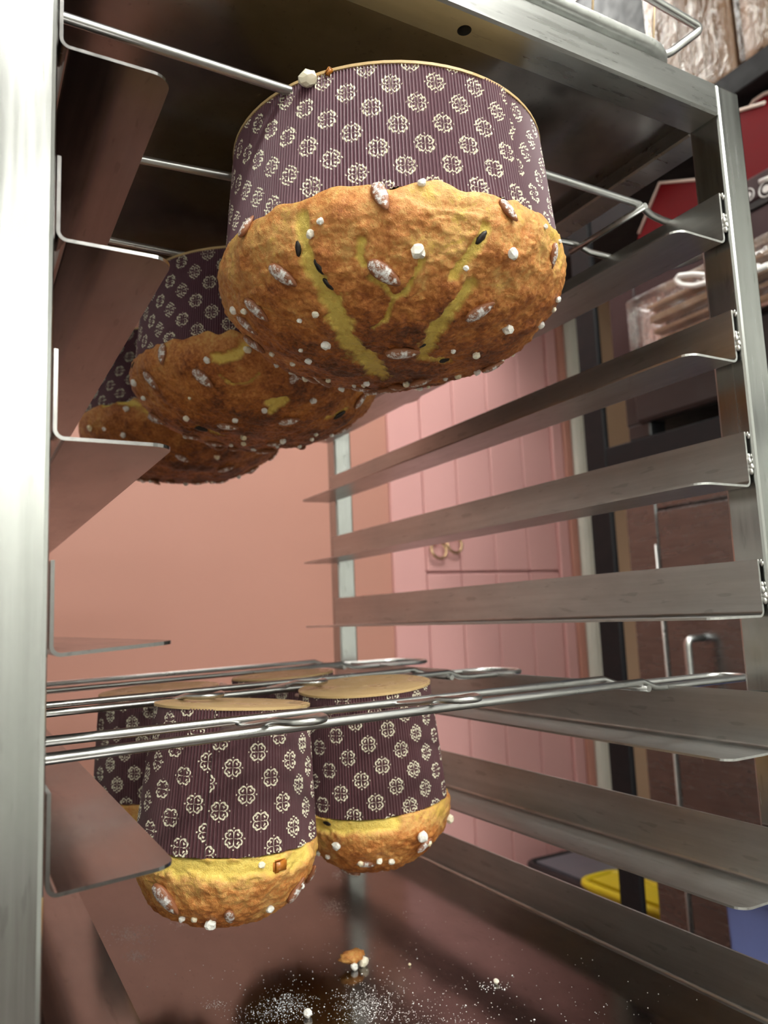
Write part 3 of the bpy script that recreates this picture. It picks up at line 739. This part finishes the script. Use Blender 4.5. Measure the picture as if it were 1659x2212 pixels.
# ------------------------------------------------------------------ things on top of the rack
zt = ZT + .0245
tr = empty('baking_tray', (.19, .3, zt)); tag(tr, 'grey galvanised baking tray with rolled rim lying on top of the rack', 'tray')
def rrect(x0, x1, y0, y1, r, z, n=7):
    out = []
    for cx, cy, a0 in ((x1 - r, y0 + r, -PI / 2), (x1 - r, y1 - r, 0), (x0 + r, y1 - r, PI / 2), (x0 + r, y0 + r, PI)):
        for a in np.linspace(a0, a0 + PI / 2, n): out.append(Vector((cx + r * math.cos(a), cy + r * math.sin(a), z)))
    return out
X0, X1, Y0, Y1 = -.015, .397, .004, .62
ring = [rrect(X0 + .006, X1 - .006, Y0 + .006, Y1 - .006, .022, zt + .0002), rrect(X0 + .004, X1 - .004, Y0 + .004, Y1 - .004, .024, zt + .009), rrect(X0 + .002, X1 - .002, Y0 + .002, Y1 - .002, .026, zt + .013)]
v = [p for r_ in ring for p in r_]; n = len(ring[0]); f = [tuple(range(n))[::-1]]
for k in range(2):
    for i in range(n): f.append((k * n + i, k * n + (i + 1) % n, (k + 1) * n + (i + 1) % n, (k + 1) * n + i))
part('pan_body', mesh('pan_body', v, f), 'galvanised', tr)
part('rolled_rim', tube('rolled_rim', rrect(X0, X1, Y0, Y1, .028, zt + .0155), .0048, 12, True), 'galvanised', tr)
tf = empty('wire_fork', (.3, .05, zt + .03)); tag(tf, 'thick wire fork on the baking tray atop the rack, bent end sticking out', 'fork')
a_, b_, c_ = on_y(1380, -18, .012), on_y(1516, 62, .012), on_y(1440, 120, .020)
path = [a_ + (a_ - b_) * 3.2, a_, b_, c_, c_ + Vector((-.05, .03, -.002)), c_ + Vector((-.2, .05, .0))]
path[4].z = max(path[4].z, zt + .024); path[5].z = zt + .024
part('wire', tube('wire', fillet(path, .008, 6), .0030, 12), 'steel_wire', tf)
for (u, v0, v1, lab) in ((1415, 20, 85, 'thin wooden stick standing on the baking tray nearest the wire bend'), (1284, -40, 20, 'thin wooden stick standing on the baking tray farther left')):
    a_ = on_y(u - 4, v1 + 8, .05); b_ = on_y(u, v0 - 60, .05)
    e = tag(obj('wooden_stick', tube('wooden_stick', [a_ * .0 + Vector((0, 0, 0)), b_ - a_], .0009, 8), 'wood_stick', None, (a_.x, a_.y, max(a_.z, zt + .004))), lab, 'stick')

# ------------------------------------------------------------------ right hand side of the kitchen
XA = 1.10
sh = empty('shelf_unit', (1.3, .4, FLOOR)); tag(sh, 'black metal shelving unit right of the pink door', 'shelf')
yb0, yb1 = on_x(1310, 1000, XA).y, on_x(1265, 1000, XA).y
zb = on_x(1310, 968, XA).z
for (x, y) in ((XA, yb0), (XA + .5, yb0), (XA, -.55), (XA + .5, -.55)):
    part('upright', box('upright', x, x + .014, y, y + (yb1 - yb0), FLOOR, CEIL - .25, .003, 1), 'black_metal', sh)
for z in (zb - .045, .862):
    part('shelf_beam', box('shelf_beam', XA, XA + .03, -.5, yb0, z, z + .045, .002, 1), 'black_metal', sh)
    part('shelf_beam', box('shelf_beam', XA + .5, XA + .53, -.5, yb0, z, z + .045, .002, 1), 'black_metal', sh)
    part('shelf_board', box('shelf_board', XA + .03, XA + .5, -.5, yb0, z + .02, z + .043), 'black_metal', sh)

part('dark_blocker', box('dark_blocker', XA + .23, XA + .5, -.5, 1.42, .91, CEIL - .005, .003, 1), 'black_metal', sh)  # added black box hiding the bright ceiling behind the paper bags
# black oven standing on the shelf, with feet, frame, glass and a control strip
ov = empty('oven', (1.3, .45, zb)); tag(ov, 'dark countertop oven with round white dial marks on the black shelf', 'oven')
yl = on_x(1322, 720, XA).y; y2 = on_x(1378, 700, XA).y
part('body', box('body', XA + .012, XA + .46, -.10, yl - .003, zb + .028, .702, .006, 1), 'black_plastic', ov)
part('side_frame', box('side_frame', XA - .004, XA + .012, y2, yl, zb + .15, .702, .003, 1), 'maroon_enamel', ov)
part('lower_panel', box('lower_panel', XA - .006, XA + .012, -.10, yl - .045, zb + .028, zb + .145, .006, 1), 'black_plastic', ov)
part('door_bar', tube('door_bar', [(XA - .02, -.05, zb + .152), (XA - .02, y2 - .015, zb + .152)], .006, 10), 'steel_wire', ov)
for y in (yl - .07, 0.0): part('foot', box('foot', XA + .005, XA + .05, y, y + .055, zb, zb + .030, .003, 1), 'black_plastic', ov)
cpn = part('control_panel', box('control_panel', XA - .004, XA + .012, -.10, y2, .660, .702, .003, 1), 'maroon_enamel', ov)
part('gap_strip', box('gap_strip', XA - .006, XA - .002, -.10, y2 - .002, .646, .657), 'black_plastic', ov)
part('upper_frame', box('upper_frame', XA - .004, XA + .012, -.10, y2, .585, .644, .003, 1), 'maroon_enamel', ov)
def dial(u, v, r):
    c = on_x(u, v, XA - .006)
    d = part('dial_mark', tube('dial_mark', [c + Vector((0, r * math.cos(a), r * math.sin(a))) for a in np.linspace(0, 2 * PI, 24, endpoint=False)], r * .10, 6, True), 'white_print', ov)
    q = part('dial_core', tube('dial_core', [c + Vector((.002, 0, 0)), c + Vector((-.001, 0, 0))], r * .5, 14), 'white_print', d); q.location = (0, 0, 0)
dial(1616, 422, .0105); dial(1655, 408, .0125)
a_ = on_x(1641, 393, XA - .005); b_ = on_x(1675, 379, XA - .005)
part('print_dash', tube('print_dash', [a_, b_], .004, 6), 'white_print', ov)
# wrapped stack of sheets in front of the oven glass
wr = empty('wrapped_sheets', (XA, .45, .45)); tag(wr, 'stack of brown card sheets in clear film behind the right post', 'sheets')
part('backing', box('backing', XA - .001, XA + .011, .10, y2 - .001, zb + .15, .585), 'panel_grey', wr)
for i, (v0, v1) in enumerate(((668, 652), (694, 690), (722, 716), (745, 734))):
    a_ = on_x(1404 + 4 * i, v0, XA - .02); e_ = .0035 + .0025 * (i % 2)
    part('card', box('card', XA - .028, XA - .004, .10, a_.y - .004 * i, a_.z - e_, a_.z + e_, .0008, 1), 'kraft_paper', wr)
part('film', box('film', XA - .036, XA - .002, .095, y2 - .004, zb + .152, .583, .006, 2), 'clear_film', wr)
cb = on_x(1462, 600, XA - .045)
lp = [on_x(u, v, XA - .045) for u, v in ((1640, 575), (1560, 598), (1500, 592), (1466, 596), (1461, 606), (1472, 616), (1500, 618), (1540, 607), (1600, 600), (1660, 572))]
tag(obj('white_cable', tube('white_cable', fillet([p - cb for p in lp], .008, 5), .0046, 10), 'white_cable', None, cb), 'white cable looped before the wrapped sheets', 'cable')

# red trays with pale edges leaning over the oven
def red_tray(label, poly, x0, th, edges):
    pts = [on_x(u, v, x0) for u, v in poly]
    for p in pts: p.z = max(p.z, .7025)
    c = sum(pts, Vector()) / len(pts)
    e = empty('red_tray', (x0, c.y, min(p.z for p in pts))); tag(e, label, 'tray', 'red enamel trays')
    part('panel', prism('panel', [(p.y, p.z) for p in pts], 'x', x0, x0 + th), 'red_enamel', e)
    for ed in edges:
        part('pale_rim', tube('pale_rim', [on_x(u, v, x0 - .001) for u, v in ed], .0032, 8), 'pale_edge', e)
red_tray('red tray with a pale rim left of the right post', [(1368, 560), (1380, 505), (1425, 395), (1515, 387), (1560, 380), (1560, 560)], XA + .055, .02, [[(1380, 505), (1425, 395), (1515, 387), (1560, 380)]])
red_tray('red tray with a pale rim right of the post at the edge of the picture', [(1560, 248), (1650, 223), (1720, 205), (1720, 480), (1620, 480), (1560, 480)], XA + .006, .02, [[(1560, 249), (1600, 238), (1652, 222)]])
red_tray('curved red tray behind the other at the right picture edge', [(1615, 240), (1628, 218), (1650, 203), (1690, 190), (1750, 185), (1750, 480), (1615, 480)], XA + .030, .02, [[(1615, 240), (1628, 218), (1650, 203), (1690, 190)]])

# bundles of kraft paper bags in clear film on the upper shelf
def bundle(label, y1, L, Hh, dep, rot, n, seed):
    e = empty('paper_bag_bundle', (XA + .012, y1, .9085)); tag(e, label, 'paper bags', 'bundles of kraft paper bags'); e.rotation_euler = (0, 0, math.radians(rot))
    rg = random.Random(seed); th = L / n
    for i in range(n):
        dz = rg.uniform(.004, .014); dx = rg.uniform(.004, .010)
        obj('paper_bag', box('paper_bag', dx, dep + dx, -th * .485, th * .485, dz, Hh + dz * .5), 'kraft_paper', e, (0, -(i + .5) * th, 0))
    obj('film', box('film', -.006, dep + .014, -L - .006, .006, .0006, Hh + .02, .012, 3), 'clear_film', e)
bundle('clear wrapped bundle of brown paper bags above the rack corner', .605, .165, .30, .185, 3, 20, 4)
bundle('second clear wrapped bundle of brown paper bags at the right picture edge', .420, .20, .30, .185, -3, 22, 8)

# stainless refrigerator below the shelf
fr_ = empty('refrigerator', (1.3, .4, FLOOR)); tag(fr_, 'brown-tinted stainless refrigerator with wire handle right of the door', 'refrigerator')
yf1 = on_x(1345, 1100, XA).y - .002; ys = on_x(1424, 1180, XA).y; zf = zb - .05
part('body', box('body', XA + .02, XA + .49, -.30, yf1, FLOOR + .1, zf, .004, 1), 'steel_fridge', fr_)
zd = on_x(1500, 1092, XA).z
part('frame', box('frame', XA + .004, XA + .02, ys + .004, yf1, FLOOR + .1, zf, .003, 1), 'steel_fridge', fr_)
part('top_strip', box('top_strip', XA + .004, XA + .02, -.30, ys + .003, zd + .006, zf, .002, 1), 'steel_fridge', fr_)
dr = part('fridge_door', box('fridge_door', XA - .012, XA + .014, -.28, ys - .010, FLOOR + .14, zd, .003, 1), 'steel_fridge', fr_)
part('gasket', box('gasket', XA + .006, XA + .016, ys - .012, ys + .004, FLOOR + .14, zd + .004), 'black_plastic', fr_)
part('edge_trim', tube('edge_trim', [(XA - .004, ys + .004, FLOOR + .16), (XA - .004, ys + .004, zd - .06)], .0026, 8), 'steel_wire', fr_)
h0 = on_x(1484, 1380, XA - .05); h1 = on_x(1496, 1520, XA - .05)
hp = fillet([Vector((XA - .012, h0.y, h0.z)), Vector((XA - .05, h0.y, h0.z)), Vector((XA - .05, h0.y, h1.z - .05)), Vector((XA - .012, h0.y, h1.z - .05))], .014, 6)
part('handle', tube('handle', hp, .0065, 12), 'steel_wire', dr).location = (0, 0, 0)

# tubs and bags on the floor by the door
def tub(name, label, cat, u, v, xx, sx, sy, h, mat, rim, group=None, rot=0):
    c = on_x(u, v, xx); e = empty(name, (c.x, c.y, FLOOR)); tag(e, label, cat, group); e.rotation_euler = (0, 0, rot); z1 = c.z - FLOOR
    bm = bmesh.new(); r0 = [(-sx * .43, -sy * .43), (sx * .43, -sy * .43), (sx * .43, sy * .43), (-sx * .43, sy * .43)]; r1 = [(-sx / 2, -sy / 2), (sx / 2, -sy / 2), (sx / 2, sy / 2), (-sx / 2, sy / 2)]
    a = [bm.verts.new((x, y, 0)) for x, y in r0]; b = [bm.verts.new((x, y, z1)) for x, y in r1]; bm.faces.new(a[::-1]); bm.faces.new(b)
    for k in range(4): bm.faces.new((a[k], a[(k + 1) % 4], b[(k + 1) % 4], b[k]))
    bmesh.ops.bevel(bm, geom=bm.edges[:], offset=.015, segments=2, affect='EDGES')
    obj('tub_body', bm_mesh('tub_body', bm), mat, e)
    obj('tub_rim', tube('tub_rim', rrect(-sx / 2 - .004, sx / 2 + .004, -sy / 2 - .004, sy / 2 + .004, .03, z1 - .008), .009, 8, True), rim, e)
tub('storage_bin', 'grey plastic bin with a dark rim standing before the pink door', 'bin', 1330, 1872, 1.48, .30, .34, .5, 'grey_plastic', 'black_plastic')
tub('storage_bin', 'blue plastic bin at the lower right beside the refrigerator', 'bin', 1768, 1930, .98, .10, .24, .5, 'blue_plastic', 'blue_plastic')
tub('yellow_crate', 'yellow plastic crate behind the black upright', 'crate', 1392, 1924, 1.22, .10, .26, .5, 'yellow_plastic', 'yellow_plastic')
